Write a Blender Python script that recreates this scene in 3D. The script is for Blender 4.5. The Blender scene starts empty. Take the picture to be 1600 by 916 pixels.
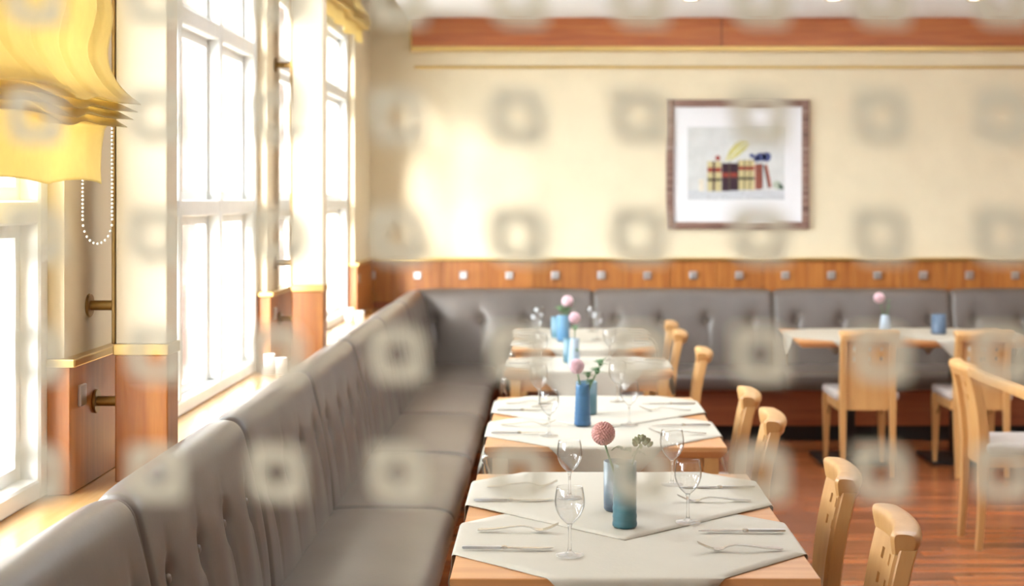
import bpy, bmesh, math, random
from mathutils import Vector, Matrix, noise
random.seed(7)
C = bpy.context.scene.collection
S = bpy.context.scene
R = math.radians
PI = math.pi

# ------------------------------------------------------------------ camera
cam_d = bpy.data.cameras.new('camera')
cam = bpy.data.objects.new('camera', cam_d)
C.objects.link(cam)
cam.location = (0, 0, 1.57)
cam.rotation_euler = (R(90), 0, 0)
cam_d.sensor_width = 36
cam_d.lens = 51.55
cam_d.shift_x = -0.0375
cam_d.shift_y = -0.0925
cam_d.dof.use_dof = True
cam_d.dof.focus_distance = 3.55
cam_d.dof.aperture_fstop = 3.0
cam_d.clip_end = 200
S.camera = cam

# ------------------------------------------------------------------ world, sun, added fill area lights, exposure
S.view_settings.view_transform = 'Standard'
S.view_settings.look = 'None'
S.view_settings.gamma = 1
S.view_settings.use_curve_mapping = False
S.cycles.transparent_max_bounces = 40
S.cycles.transmission_bounces = 16
S.cycles.max_bounces = 16
S.view_settings.exposure = 0.36
W = bpy.data.worlds.new('sky')
S.world = W
W.use_nodes = True
bg = W.node_tree.nodes['Background']
bg.inputs['Color'].default_value = (0.86, 0.94, 1.0, 1)
bg.inputs['Strength'].default_value = 15.0

SUN_DIR = Vector((0.31, 1.0, -0.24)).normalized()
sd = bpy.data.lights.new('sun', 'SUN')
sd.energy = 8.0
sd.angle = R(10)
sd.color = (1.0, 0.97, 0.92)
so = bpy.data.objects.new('sun', sd)
C.objects.link(so)
so.rotation_euler = SUN_DIR.to_track_quat('-Z', 'Y').to_euler()
so.location = (-4, -6, 6)


def area(name, loc, sx, sy, energy, color, rot=(0, 0, 0)):
    d = bpy.data.lights.new(name, 'AREA')
    d.shape = 'RECTANGLE'
    d.size = sx
    d.size_y = sy
    d.energy = energy
    d.color = color
    o = bpy.data.objects.new(name, d)
    C.objects.link(o)
    o.location = loc
    o.rotation_euler = rot
    return o


area('room_fill_light', (2.6, 5.6, 2.77), 4.5, 6.0, 8, (1.0, 1.0, 0.98))  # added fill light without a fixture, lifts the whole room
area('ceiling_fill_light', (2.2, 6.2, 2.2), 3.4, 3.4, 108, (0.90, 0.95, 1.0), (PI, 0, 0))  # added and unseen, shines upward only to brighten the ceiling
area('lobby_fill_light', (1.2, -1.2, 2.77), 3.0, 2.0, 10, (1.0, 1.0, 0.97))  # invisible fill added behind the camera, no fitting stands here
motif_fill = area('motif_fill_light', (-1.0, -0.1, 1.95), 0.4, 0.4, 13.0, (1.0, 1.0, 0.97))  # added light, no fitting: brightens the screen motifs towards the window side
motif_fill.rotation_euler = Vector((1.0, 0.85, -0.4)).to_track_quat('-Z', 'Y').to_euler()

# ------------------------------------------------------------------ materials
MATS = {}


def nodes_of(name):
    m = bpy.data.materials.new(name)
    m.use_nodes = True
    nt = m.node_tree
    p = nt.nodes['Principled BSDF']
    MATS[name] = m
    return m, nt, p


def rgb(c):
    return (c[0], c[1], c[2], 1)


def coords(nt, scale=(1, 1, 1), kind='Object', rnd=False):
    tc = nt.nodes.new('ShaderNodeTexCoord')
    mp = nt.nodes.new('ShaderNodeMapping')
    mp.inputs['Scale'].default_value = scale
    nt.links.new(tc.outputs[kind], mp.inputs['Vector'])
    if rnd:
        oi = nt.nodes.new('ShaderNodeObjectInfo')
        mu = nt.nodes.new('ShaderNodeMath')
        mu.operation = 'MULTIPLY'
        mu.inputs[1].default_value = 37.0
        nt.links.new(oi.outputs['Random'], mu.inputs[0])
        nt.links.new(mu.outputs[0], mp.inputs['Location'])
    return mp


def noise_node(nt, vec, scale, detail=4, rough=0.55):
    n = nt.nodes.new('ShaderNodeTexNoise')
    n.inputs['Scale'].default_value = scale
    n.inputs['Detail'].default_value = detail
    n.inputs['Roughness'].default_value = rough
    nt.links.new(vec.outputs[0], n.inputs['Vector'])
    return n


def ramp(nt, fac, stops):
    r = nt.nodes.new('ShaderNodeValToRGB')
    e = r.color_ramp.elements
    while len(e) < len(stops):
        e.new(0.5)
    for k, (p, c) in enumerate(stops):
        e[k].position = p
        e[k].color = rgb(c)
    nt.links.new(fac, r.inputs['Fac'])
    return r


def bump(nt, p, height, strength, dist=0.01):
    b = nt.nodes.new('ShaderNodeBump')
    b.inputs['Strength'].default_value = strength
    b.inputs['Distance'].default_value = dist
    nt.links.new(height, b.inputs['Height'])
    nt.links.new(b.outputs[0], p.inputs['Normal'])


def plain(name, col, rough=0.5, metal=0.0, vary=0.08, scale=12, bmp=0.0, coat=0.0):
    m, nt, p = nodes_of(name)
    mp = coords(nt)
    n = noise_node(nt, mp, scale)
    lo = tuple(c * (1 - vary) for c in col)
    hi = tuple(min(1, c * (1 + vary)) for c in col)
    r = ramp(nt, n.outputs['Fac'], [(0.3, lo), (0.7, hi)])
    nt.links.new(r.outputs[0], p.inputs['Base Color'])
    p.inputs['Roughness'].default_value = rough
    p.inputs['Metallic'].default_value = metal
    p.inputs['Coat Weight'].default_value = coat
    if bmp:
        n2 = noise_node(nt, mp, scale * 12, 2)
        bump(nt, p, n2.outputs['Fac'], bmp, 0.002)
    return m


def wood(name, dark, mid, light, axis=0, rough=0.4, coat=0.15, rnd=True, tone=0.0, fine=26):
    m, nt, p = nodes_of(name)
    sc = [fine, fine, fine]
    sc[axis] = fine * 0.06
    mp = coords(nt, tuple(sc), rnd=rnd)
    n = noise_node(nt, mp, 1.0, 5, 0.6)
    r = ramp(nt, n.outputs['Fac'], [(0.28, dark), (0.5, mid), (0.74, light)])
    out = r.outputs[0]
    if tone:
        oi = nt.nodes.new('ShaderNodeObjectInfo')
        mr = nt.nodes.new('ShaderNodeMapRange')
        mr.inputs['To Min'].default_value = 1 - tone
        mr.inputs['To Max'].default_value = 1 + tone
        nt.links.new(oi.outputs['Random'], mr.inputs['Value'])
        hs = nt.nodes.new('ShaderNodeHueSaturation')
        nt.links.new(mr.outputs[0], hs.inputs['Value'])
        nt.links.new(out, hs.inputs['Color'])
        out = hs.outputs[0]
    nt.links.new(out, p.inputs['Base Color'])
    p.inputs['Roughness'].default_value = rough
    p.inputs['Coat Weight'].default_value = coat
    p.inputs['Coat Roughness'].default_value = 0.2
    bump(nt, p, n.outputs['Fac'], 0.05, 0.002)
    return m


wallpaper = plain('cream_wallpaper', (0.78, 0.68, 0.485), 0.85, vary=0.03, scale=5, bmp=0.15)
wall_tan = plain('tan_wall_paint', (0.76, 0.65, 0.46), 0.8, vary=0.03, scale=4, bmp=0.1)
ceil_m = plain('white_ceiling_paint', (0.88, 0.90, 0.93), 0.8, vary=0.01)
cream_paint = plain('cream_pillar_paint', (0.84, 0.74, 0.56), 0.55, vary=0.02)
frame_m = plain('white_window_paint', (0.80, 0.80, 0.77), 0.4, vary=0.02)
trim_wood = wood('cherry_trim_wood', (0.29, 0.072, 0.018), (0.40, 0.115, 0.029), (0.49, 0.17, 0.043), 0, 0.35)
panel_wood = wood('cherry_panel_wood', (0.28, 0.085, 0.016), (0.39, 0.135, 0.027), (0.50, 0.20, 0.044), 2, 0.35, tone=0.1)
floor_wood = wood('red_brown_floor_wood', (0.20, 0.052, 0.015), (0.30, 0.088, 0.025), (0.42, 0.14, 0.042), 0, 0.26, 0.35, tone=0.36, fine=30)
plinth_wood = wood('dark_cherry_plinth', (0.20, 0.045, 0.015), (0.28, 0.07, 0.022), (0.34, 0.095, 0.03), 0, 0.45)
chair_wood = wood('honey_beech_wood', (0.53, 0.28, 0.098), (0.57, 0.315, 0.115), (0.61, 0.35, 0.132), 2, 0.38)
table_wood = wood('honey_table_wood', (0.48, 0.21, 0.07), (0.57, 0.27, 0.10), (0.66, 0.34, 0.14), 0, 0.35)
sill_wood = wood('pale_sill_wood', (0.52, 0.27, 0.095), (0.60, 0.34, 0.13), (0.68, 0.41, 0.17), 1, 0.25, 0.4)
leather = plain('taupe_leather', (0.140, 0.116, 0.100), 0.32, vary=0.06, scale=7, bmp=0.12)
button_m = plain('taupe_button_leather', (0.20, 0.16, 0.13), 0.4)
seat_fabric = plain('grey_beige_seat_fabric', (0.45, 0.40, 0.36), 0.8, vary=0.06, scale=40, bmp=0.2)
black_kick = plain('black_kick_board', (0.012, 0.011, 0.010), 0.6)
dark_metal = plain('dark_base_metal', (0.03, 0.03, 0.032), 0.45, metal=0.6)
brass = plain('brushed_brass', (0.62, 0.44, 0.17), 0.28, metal=1.0, vary=0.05)
dark_brass = plain('aged_brass', (0.30, 0.19, 0.07), 0.35, metal=1.0, vary=0.1)
steel = plain('polished_steel', (0.72, 0.72, 0.72), 0.18, metal=1.0, vary=0.02)
satin = plain('satin_steel', (0.55, 0.55, 0.56), 0.35, metal=1.0, vary=0.03)
linen = plain('ivory_linen', (0.50, 0.46, 0.38), 0.8, vary=0.025, scale=6, bmp=0.25)
white_jar = plain('white_wax_jar', (0.9, 0.88, 0.84), 0.4)
pink_petal = plain('pink_petal', (0.74, 0.42, 0.38), 0.65, vary=0.15, scale=60)
pale_petal = plain('pale_pink_petal', (0.80, 0.56, 0.60), 0.65, vary=0.12, scale=60)
leaf_m = plain('grey_green_leaf', (0.13, 0.17, 0.07), 0.6, vary=0.25, scale=30)
thistle_m = plain('thistle_green', (0.11, 0.20, 0.09), 0.6, vary=0.25, scale=30)
berry_m = plain('olive_bud_green', (0.24, 0.24, 0.11), 0.6, vary=0.2, scale=50)
bead_m = plain('white_bead_plastic', (0.85, 0.82, 0.74), 0.3)
ground_m = plain('pale_paving', (0.55, 0.53, 0.50), 0.9)
brick_m = wood('pink_brick', (0.10, 0.060, 0.050), (0.13, 0.080, 0.067), (0.16, 0.10, 0.085), 0, 0.9, 0.0, tone=0.15, fine=9)
mortar_m = plain('pale_mortar', (0.20, 0.17, 0.155), 0.95)
stone_m = plain('white_mat_board', (0.80, 0.80, 0.82), 0.8, vary=0.01)
frame_pic = wood('silvered_brown_frame', (0.10, 0.05, 0.035), (0.24, 0.13, 0.095), (0.42, 0.33, 0.29), 0, 0.45, fine=60)
print_bg = plain('print_paper_grey', (0.62, 0.63, 0.62), 0.85, vary=0.06, scale=14)
lamp_on = None


def glaze(name, top, bottom, z0, z1, rough=0.32):
    """ring-marked ceramic glaze, colour runs from bottom to top"""
    m, nt, p = nodes_of(name)
    tc = nt.nodes.new('ShaderNodeTexCoord')
    sp = nt.nodes.new('ShaderNodeSeparateXYZ')
    nt.links.new(tc.outputs['Object'], sp.inputs[0])
    mr = nt.nodes.new('ShaderNodeMapRange')
    mr.inputs['From Min'].default_value = z0
    mr.inputs['From Max'].default_value = z1
    nt.links.new(sp.outputs['Z'], mr.inputs['Value'])
    mp = coords(nt, (6, 6, 160))
    n = noise_node(nt, mp, 1.0, 3)
    ad = nt.nodes.new('ShaderNodeMath')
    ad.operation = 'MULTIPLY_ADD'
    ad.inputs[1].default_value = 0.7
    nt.links.new(n.outputs['Fac'], ad.inputs[0])
    nt.links.new(mr.outputs[0], ad.inputs[2])
    mid = tuple((a + b) / 2 for a, b in zip(top, bottom))
    r = ramp(nt, ad.outputs[0], [(0.2, bottom), (0.7, mid), (1.2 if False else 1.0, top)])
    nt.links.new(r.outputs[0], p.inputs['Base Color'])
    p.inputs['Roughness'].default_value = rough
    bump(nt, p, n.outputs['Fac'], 0.3, 0.002)
    return m


teal_glaze = glaze('teal_glaze', (0.10, 0.19, 0.21), (0.035, 0.13, 0.17), 0.0, 0.15)
slate_glaze = glaze('slate_blue_glass', (0.15, 0.20, 0.23), (0.06, 0.08, 0.12), 0.0, 0.13)
blue_glaze = glaze('deep_blue_glaze', (0.05, 0.14, 0.26), (0.03, 0.11, 0.24), 0.0, 0.15)
aqua_glaze = glaze('aqua_glass', (0.10, 0.20, 0.25), (0.07, 0.17, 0.22), 0.0, 0.13)
pale_glaze = glaze('pale_blue_glaze', (0.42, 0.50, 0.58), (0.30, 0.40, 0.52), 0.0, 0.15)
sky_glaze = glaze('sky_blue_glaze', (0.14, 0.28, 0.42), (0.04, 0.16, 0.32), 0.0, 0.15)
grey_blue = glaze('grey_blue_glass', (0.10, 0.15, 0.22), (0.08, 0.12, 0.19), 0.0, 0.13)


def thin_glass(name, edge=0.45, centre=0.97, refl=0.5):
    m, nt, p = nodes_of(name)
    nt.nodes.remove(p)
    out = nt.nodes['Material Output']
    tr = nt.nodes.new('ShaderNodeBsdfTransparent')
    gl = nt.nodes.new('ShaderNodeBsdfGlossy')
    gl.inputs['Roughness'].default_value = 0.03
    lw = nt.nodes.new('ShaderNodeLayerWeight')
    lw.inputs['Blend'].default_value = 0.5
    r = ramp(nt, lw.outputs['Facing'], [(0.45, (centre, centre, centre)), (1.0, (edge, edge, edge))])
    nt.links.new(r.outputs[0], tr.inputs['Color'])
    r2 = ramp(nt, lw.outputs['Facing'], [(0.0, (0.035 * refl,) * 3), (0.55, (0.06 * refl,) * 3), (1.0, (0.55 * refl,) * 3)])
    mu = r2
    mx = nt.nodes.new('ShaderNodeMixShader')
    nt.links.new(mu.outputs[0], mx.inputs[0])
    nt.links.new(tr.outputs[0], mx.inputs[1])
    nt.links.new(gl.outputs[0], mx.inputs[2])
    nt.links.new(mx.outputs[0], out.inputs['Surface'])
    return m


bowl_glass = thin_glass('wine_glass_bowl', 0.80, 0.985, 1.2)
window_glass = thin_glass('window_pane_glass', 0.9, 0.985, 0.6)

m, nt, p = nodes_of('wine_glass_stem')
p.inputs['Base Color'].default_value = (1, 1, 1, 1)
p.inputs['Transmission Weight'].default_value = 1.0
p.inputs['Roughness'].default_value = 0.0
p.inputs['IOR'].default_value = 1.45
tr = nt.nodes.new('ShaderNodeBsdfTransparent')
mx = nt.nodes.new('ShaderNodeMixShader')
mx.inputs[0].default_value = 0.5
nt.links.new(p.outputs[0], mx.inputs[1])
nt.links.new(tr.outputs[0], mx.inputs[2])
nt.links.new(mx.outputs[0], nt.nodes['Material Output'].inputs['Surface'])
stem_glass = m

m, nt, p = nodes_of('clear_screen_glass')
nt.nodes.remove(p)
tr = nt.nodes.new('ShaderNodeBsdfTransparent')
tr.inputs['Color'].default_value = (0.985, 0.985, 0.98, 1)
nt.links.new(tr.outputs[0], nt.nodes['Material Output'].inputs['Surface'])
screen_glass = m


def translucent(name, col, tcol, fac, vary=0.05, scale=30):
    m, nt, p = nodes_of(name)
    mp = coords(nt)
    n = noise_node(nt, mp, scale)
    r = ramp(nt, n.outputs['Fac'], [(0.3, tuple(c * (1 - vary) for c in col)), (0.7, tuple(min(1, c * (1 + vary)) for c in col))])
    nt.links.new(r.outputs[0], p.inputs['Base Color'])
    p.inputs['Roughness'].default_value = 0.85
    t = nt.nodes.new('ShaderNodeBsdfTranslucent')
    t.inputs['Color'].default_value = rgb(tcol)
    mx = nt.nodes.new('ShaderNodeMixShader')
    mx.inputs[0].default_value = fac
    nt.links.new(p.outputs[0], mx.inputs[1])
    nt.links.new(t.outputs[0], mx.inputs[2])
    nt.links.new(mx.outputs[0], nt.nodes['Material Output'].inputs['Surface'])
    return m


blind_m = translucent('yellow_blind_silk', (0.76, 0.61, 0.28), (0.82, 0.69, 0.36), 0.40)
print_m = translucent('frosted_screen_print', (0.66, 0.645, 0.53), (0.66, 0.645, 0.53), 0.5, 0.02)

m, nt, p = nodes_of('lit_lamp_face')
p.inputs['Base Color'].default_value = (1, 0.9, 0.75, 1)
p.inputs['Emission Color'].default_value = (1, 0.80, 0.52, 1)
p.inputs['Emission Strength'].default_value = 12
lamp_on = m


# ------------------------------------------------------------------ mesh helpers
class MB:
    def __init__(self):
        self.bm = bmesh.new()

    def box(self, x0, x1, y0, y1, z0, z1, bev=0.0, seg=2):
        vs = [self.bm.verts.new(v) for v in ((x0, y0, z0), (x1, y0, z0), (x1, y1, z0), (x0, y1, z0), (x0, y0, z1), (x1, y0, z1), (x1, y1, z1), (x0, y1, z1))]
        fs = [self.bm.faces.new([vs[i] for i in f]) for f in ((3, 2, 1, 0), (4, 5, 6, 7), (0, 1, 5, 4), (1, 2, 6, 5), (2, 3, 7, 6), (3, 0, 4, 7))]
        if bev:
            es = set(e for f in fs for e in f.edges)
            bmesh.ops.bevel(self.bm, geom=list(es), offset=bev, segments=seg, affect='EDGES', profile=0.5)
        return self

    def loft(self, rings, cap=True, closed=True):
        """rings: lists of points of equal length"""
        vr = [[self.bm.verts.new(p) for p in r] for r in rings]
        n = len(rings[0])
        for a, b in zip(vr, vr[1:]):
            for i in range(n if closed else n - 1):
                j = (i + 1) % n
                self.bm.faces.new((a[i], a[j], b[j], b[i]))
        if cap and closed:
            self.bm.faces.new(list(reversed(vr[0])))
            self.bm.faces.new(vr[-1])
        return self

    def lathe(self, prof, n=32, c=(0, 0, 0), axis='Z'):
        vr = []
        for r, z in prof:
            ring = []
            if r < 1e-6:
                pts = [(0, 0, z)]
            else:
                pts = [(r * math.cos(2 * PI * k / n), r * math.sin(2 * PI * k / n), z) for k in range(n)]
            for q in pts:
                if axis == 'X':
                    q = (q[2], q[0], q[1])
                elif axis == 'Y':
                    q = (q[1], q[2], q[0])
                ring.append(self.bm.verts.new((q[0] + c[0], q[1] + c[1], q[2] + c[2])))
            vr.append(ring)
        for a, b in zip(vr, vr[1:]):
            if len(a) == 1 and len(b) == 1:
                continue
            for i in range(n):
                j = (i + 1) % n
                if len(a) == 1:
                    self.bm.faces.new((a[0], b[j], b[i]))
                elif len(b) == 1:
                    self.bm.faces.new((a[i], a[j], b[0]))
                else:
                    self.bm.faces.new((a[i], a[j], b[j], b[i]))
        return self

    def tube(self, pts, r, n=8, cap=True):
        pts = [Vector(q) for q in pts]
        rs = r if isinstance(r, (list, tuple)) else [r] * len(pts)
        up = Vector((0, 0, 1))
        rings = []
        for i, q in enumerate(pts):
            t = (pts[min(i + 1, len(pts) - 1)] - pts[max(i - 1, 0)]).normalized()
            s = t.cross(up)
            if s.length < 1e-3:
                s = t.cross(Vector((0, 1, 0)))
            s.normalize()
            w = s.cross(t)
            rings.append([q + (s * math.cos(2 * PI * k / n) + w * math.sin(2 * PI * k / n)) * rs[i] for k in range(n)])
        return self.loft(rings, cap)

    def grid(self, f, nu, nv):
        vs = [[self.bm.verts.new(f(i / nu, j / nv)) for j in range(nv + 1)] for i in range(nu + 1)]
        for i in range(nu):
            for j in range(nv):
                self.bm.faces.new((vs[i][j], vs[i + 1][j], vs[i + 1][j + 1], vs[i][j + 1]))
        return self

    def ball(self, c, r, sub=1, sc=(1, 1, 1)):
        mtx = Matrix.Translation(c) @ Matrix.Diagonal((sc[0], sc[1], sc[2], 1))
        bmesh.ops.create_icosphere(self.bm, subdivisions=sub, radius=r, matrix=mtx)
        return self

    def build(self, name, mat, parent=None, smooth=False, loc=None, fix=True):
        if fix:
            bmesh.ops.recalc_face_normals(self.bm, faces=self.bm.faces[:])
        me = bpy.data.meshes.new(name)
        self.bm.to_mesh(me)
        self.bm.free()
        if smooth:
            me.shade_smooth()
            if smooth != 'all':
                try:
                    me.set_sharp_from_angle(angle=R(40))
                except Exception:
                    pass
        me.materials.append(mat)
        o = bpy.data.objects.new(name, me)
        C.objects.link(o)
        if parent:
            o.parent = parent
        if loc:
            o.location = loc
        return o


def tag(o, label=None, cat=None, group=None, kind=None):
    if label:
        o['label'] = label
    if cat:
        o['category'] = cat
    if group:
        o['group'] = group
    if kind:
        o['kind'] = kind
    return o


def thing(name, label, cat, loc=(0, 0, 0), rz=0, group=None, kind=None):
    o = bpy.data.objects.new(name, None)
    C.objects.link(o)
    o.location = loc
    o.rotation_euler = (0, 0, rz)
    o.empty_display_size = 0.1
    return tag(o, label, cat, group, kind)


def struct(o):
    o['kind'] = 'structure'
    return o


def copy_tree(o, parent=None):
    c = o.copy()
    C.objects.link(c)
    c.parent = parent
    for ch in [x for x in o.children]:
        copy_tree(ch, c)
    return c


def again(o, label, loc, rz=None, group=None):
    c = copy_tree(o)
    c.location = loc
    if rz is not None:
        c.rotation_euler = (0, 0, rz)
    c['label'] = label
    if group:
        c['group'] = group
    return c


def smooth_path(pts, n):
    """Catmull-Rom resample of 2D/3D points"""
    pts = [Vector(q) for q in pts]
    P = [pts[0] * 2 - pts[1]] + pts + [pts[-1] * 2 - pts[-2]]
    out = []
    m = len(pts) - 1
    for k in range(n + 1):
        t = k / n * m
        i = min(int(t), m - 1)
        u = t - i
        a, b, c, d = P[i], P[i + 1], P[i + 2], P[i + 3]
        out.append(0.5 * ((2 * b) + (c - a) * u + (2 * a - 5 * b + 4 * c - d) * u * u + (3 * b - a - 3 * c + d) * u ** 3))
    return out


# ================================================================== SETTING
XW, XG = -1.23, -1.27          # inner wall face, window frame face
YB = 10.05                     # back wall
XR, YF = 6.5, -3.0
ZC, ZH = 2.80, 3.10            # low and high ceiling
WIN = [(1.75, 3.71), (4.35, 6.36), (6.66, 9.2)]
ZS, ZT = 0.82, 2.62            # sill and window head

# floor, its boards near the tables as single pieces
fl = struct(MB().box(XW - 0.2, XR, YF, YB + 0.2, -0.12, -0.006).build('floor', floor_wood))
BW = 0.071
shapes = []
for q in range(4):
    L = 0.92
    b = MB().box(0, L - 0.003, 0, BW - 0.002, -0.008, 0.0, 0.0012, 1)
    shapes.append(b.build('floor_board', floor_wood, fl))
y, row, first = 5.45, 0, 0
while y < 9.5:
    off = random.uniform(0, 0.92)
    x = 0.35 - off
    while x < 3.3:
        if x > -0.5:
            o = shapes[first] if first < 4 else shapes[random.randrange(4)].copy()
            if first >= 4:
                C.objects.link(o)
                o.parent = fl
            first += 1
            o.location = (x, y, 0)
        x += 0.92
    y += BW
    row += 1

# ceilings
struct(MB().box(-0.95, XR, YF, YB + 0.2, ZC, ZC + 0.04).box(-0.97, -0.95, YF, YB, ZC, ZH).box(XW - 0.2, -0.95, YF, YB + 0.2, ZH, ZH + 0.05).build('ceiling', ceil_m))

# walls
struct(MB().box(XW - 0.2, XR + 0.2, YB, YB + 0.2, 0, ZH).build('wall_back', wallpaper))
struct(MB().box(XR, XR + 0.2, YF, YB, 0, ZH).build('wall_right', wallpaper))
struct(MB().box(XW - 0.2, XR + 0.2, YF - 0.2, YF, 0, ZH).build('wall_front', wallpaper))
wl = MB()
XO = XW - 0.19
wl.box(XO, XW, YF, YB, 0, ZS - 0.03)
wl.box(XO, XW, YF, YB, ZT, ZH)
for a, b in ((YF, WIN[0][0]), (WIN[0][1], WIN[1][0]), (WIN[1][1], WIN[2][0]), (WIN[2][1], YB)):
    wl.box(XO, XW, a, b, ZS - 0.03, ZT)
struct(wl.build('wall_left', wall_tan))

# windows: frame, mullions, transoms, sashes and panes
for k, (a, b) in enumerate(WIN):
    w = bpy.data.objects.new('window_%d' % (k + 1), None)
    C.objects.link(w)
    w.location = (XG, (a + b) / 2, ZS)
    w['kind'] = 'structure'
    ya, yb = a - (a + b) / 2, b - (a + b) / 2
    zt = ZT - ZS
    D = -0.085
    f = MB()
    f.box(D, 0, ya, ya + 0.06, 0, zt, 0.006, 1)
    f.box(D, 0, yb - 0.06, yb, 0, zt, 0.006, 1)
    f.box(D, 0, ya + 0.06, yb - 0.06, 0, 0.05, 0.006, 1)
    f.box(D, 0, ya + 0.06, yb - 0.06, zt - 0.06, zt, 0.006, 1)
    f.build('window_frame', frame_m, w)
    n = 3
    cw = (yb - ya - 0.12) / n
    tz = [(0.685, 0.745), (1.36, 1.42)]
    for q in range(1, n):
        yy = ya + 0.06 + q * cw
        MB().box(D, 0, yy - 0.022, yy + 0.022, 0.05, zt - 0.06, 0.006, 1).build('mullion', frame_m, w)
    for z0, z1 in tz:
        t = MB()
        for q in range(n):
            t.box(D + 0.004, -0.004, ya + 0.06 + q * cw + (0.022 if q else 0), ya + 0.06 + (q + 1) * cw - (0.022 if q < n - 1 else 0), z0, z1, 0.005, 1)
        t.build('transom', frame_m, w)
    zl = [(0.05, tz[0][0]), (tz[0][1], tz[1][0]), (tz[1][1], zt - 0.06)]
    for q in range(n):
        y0 = ya + 0.06 + q * cw + (0.022 if q else 0)
        y1 = ya + 0.06 + (q + 1) * cw - (0.022 if q < n - 1 else 0)
        for z0, z1 in zl:
            s = 0.032
            sa = MB()
            sa.box(-0.085, -0.05, y0, y0 + s, z0, z1).box(-0.085, -0.05, y1 - s, y1, z0, z1)
            sa.box(-0.085, -0.05, y0 + s, y1 - s, z0, z0 + s).box(-0.085, -0.05, y0 + s, y1 - s, z1 - s, z1)
            so_ = sa.build('sash', frame_m, w)
            MB().box(-0.07, -0.066, y0 + s - 0.004, y1 - s + 0.004, z0 + s - 0.004, z1 - s + 0.004).build('pane', window_glass, so_)

# window ledge behind the bench
struct(MB().box(XG - 0.02, -0.962, 1.0, YB - 0.002, ZS - 0.035, ZS, 0.006, 2).build('trim_1', sill_wood))

# crown band on the back wall
tr2 = struct(MB().box(-0.945, XR, YB - 0.075, YB, 2.605, ZC, 0.0).build('trim_2', trim_wood))
for k in range(1, 5):
    pass
MB().box(-0.955, XR, YB - 0.082, YB, 2.572, 2.605, 0.004, 2).box(-0.957, -0.945, YB - 0.08, YB, 2.605, ZC).build('brass_strip', brass, tr2)
MB().box(1.162, 1.168, YB - 0.077, YB - 0.07, 2.606, ZC - 0.001).box(4.162, 4.168, YB - 0.077, YB - 0.07, 2.606, ZC - 0.001).build('joint', black_kick, tr2)
struct(MB().box(-0.935, XR, YB - 0.018, YB, 2.458, 2.478, 0.006, 2).build('trim_3', brass))

# wainscot on the back wall: veneer panels, brass cap, square studs
wb = struct(MB().box(XW, XR, YB - 0.018, YB, 0.0, 1.143).build('trim_4', plinth_wood))
x = XW + 0.016
x = -1.214
PW = 0.314
px0 = 1.57
k0 = -9
xs = [(-0.908 + PW * k) for k in range(-1, 24)]
proto = None
stud0 = None
for k, sx in enumerate(xs):
    if proto is None:
        proto = MB().box(-PW / 2 + 0.001, PW / 2 - 0.001, -0.012, 0, 0.86, 1.143, 0.001, 1).build('wainscot_panel', panel_wood, wb)
        stud0 = MB().box(-0.026, 0.026, -0.02, 0, -0.026, 0.026, 0.004, 2).build('stud', satin, wb)
        o, s = proto, stud0
    else:
        o, s = proto.copy(), stud0.copy()
        C.objects.link(o)
        C.objects.link(s)
    o.location = (sx + 0.157 * 0.0, YB - 0.018, 0)
    s.location = (sx, YB - 0.030, 1.045)
MB().box(XW, XR, YB - 0.05, YB, 1.143, 1.165, 0.004, 2).build('brass_strip', brass, wb)

# wainscot on the piers between the windows
for k, (a, b) in enumerate(((3.71, 4.35), (6.36, 6.88), (9.2, YB - 0.052))):
    t = struct(MB().box(XG + 0.0, XW + 0.018, a - 0.012, b, ZS + 0.001, 1.143, 0.002, 1).build('trim_%d' % (5 + k), panel_wood))
    MB().box(XG + 0.0, XW + 0.034, a - 0.022, b, 1.143, 1.165, 0.004, 2).build('brass_strip', brass, t)
    MB().box(XW + 0.017, XW + 0.026, a + 0.05, a + 0.10, 1.035, 1.09, 0.002, 1).build('stud', satin, t)

# the screen-printed glass partition in front of the camera
gp = bpy.data.objects.new('window_4', None)
C.objects.link(gp)
gp.location = (0.4, 0.75, 0)
gp['kind'] = 'structure'
MB().box(-1.55, 1.6, -0.004, 0.004, 0.08, 2.70).build('pane', screen_glass, gp)
fr = MB()
fr.box(-1.63, -1.55, -0.03, 0.03, 0, ZC)
fr.box(1.6, 1.68, -0.03, 0.03, 0, ZC)
fr.box(-1.55, 1.6, -0.03, 0.03, 0, 0.08)
fr.box(-1.55, 1.6, -0.03, 0.03, 2.70, ZC)
fr.build('window_frame', satin, gp)


def motif_mesh():
    b = bmesh.new()
    n = 48
    h, rr, hole = 0.0142, 0.0102, 0.0064
    outer = []
    for k in range(n):
        a = 2 * PI * k / n
        c, s = math.cos(a), math.sin(a)
        t = h / max(abs(c), abs(s))
        px, pz = c * t, s * t
        # top-left and bottom-right stay sharp, the other two corners are round
        if (px > 0) == (pz > 0):
            ax, az = abs(px), abs(pz)
            cx = cz = h - rr
            if ax > cx and az > cz:
                # intersect the ray with the corner arc
                B = -(c if c > 0 else -c) * cx - (s if s > 0 else -s) * cz
                Cq = cx * cx + cz * cz - rr * rr
                t = -B + math.sqrt(max(0, B * B - Cq))
                px, pz = c * t, s * t
        outer.append(b.verts.new((px, 0, pz)))
    inner = [b.verts.new((hole * math.cos(2 * PI * k / n), 0, hole * math.sin(2 * PI * k / n))) for k in range(n)]
    for k in range(n):
        j = (k + 1) % n
        b.faces.new((outer[k], outer[j], inner[j], inner[k]))
    me = bpy.data.meshes.new('frosted_motif')
    b.to_mesh(me)
    b.free()
    me.materials.append(print_m)
    return me


mm = motif_mesh()
PITCH = 0.0622
for i in range(-7, 9):
    for j in range(-3, 5):
        o = bpy.data.objects.new('frosted_motif', mm)
        C.objects.link(o)
        o.parent = gp
        # reference motif sits at the photo's (1000, 180)
        o.location = (0.0458 + i * PITCH - 0.4, 0.0046, 1.57 + 0.0422 + j * 0.0612)

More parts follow.
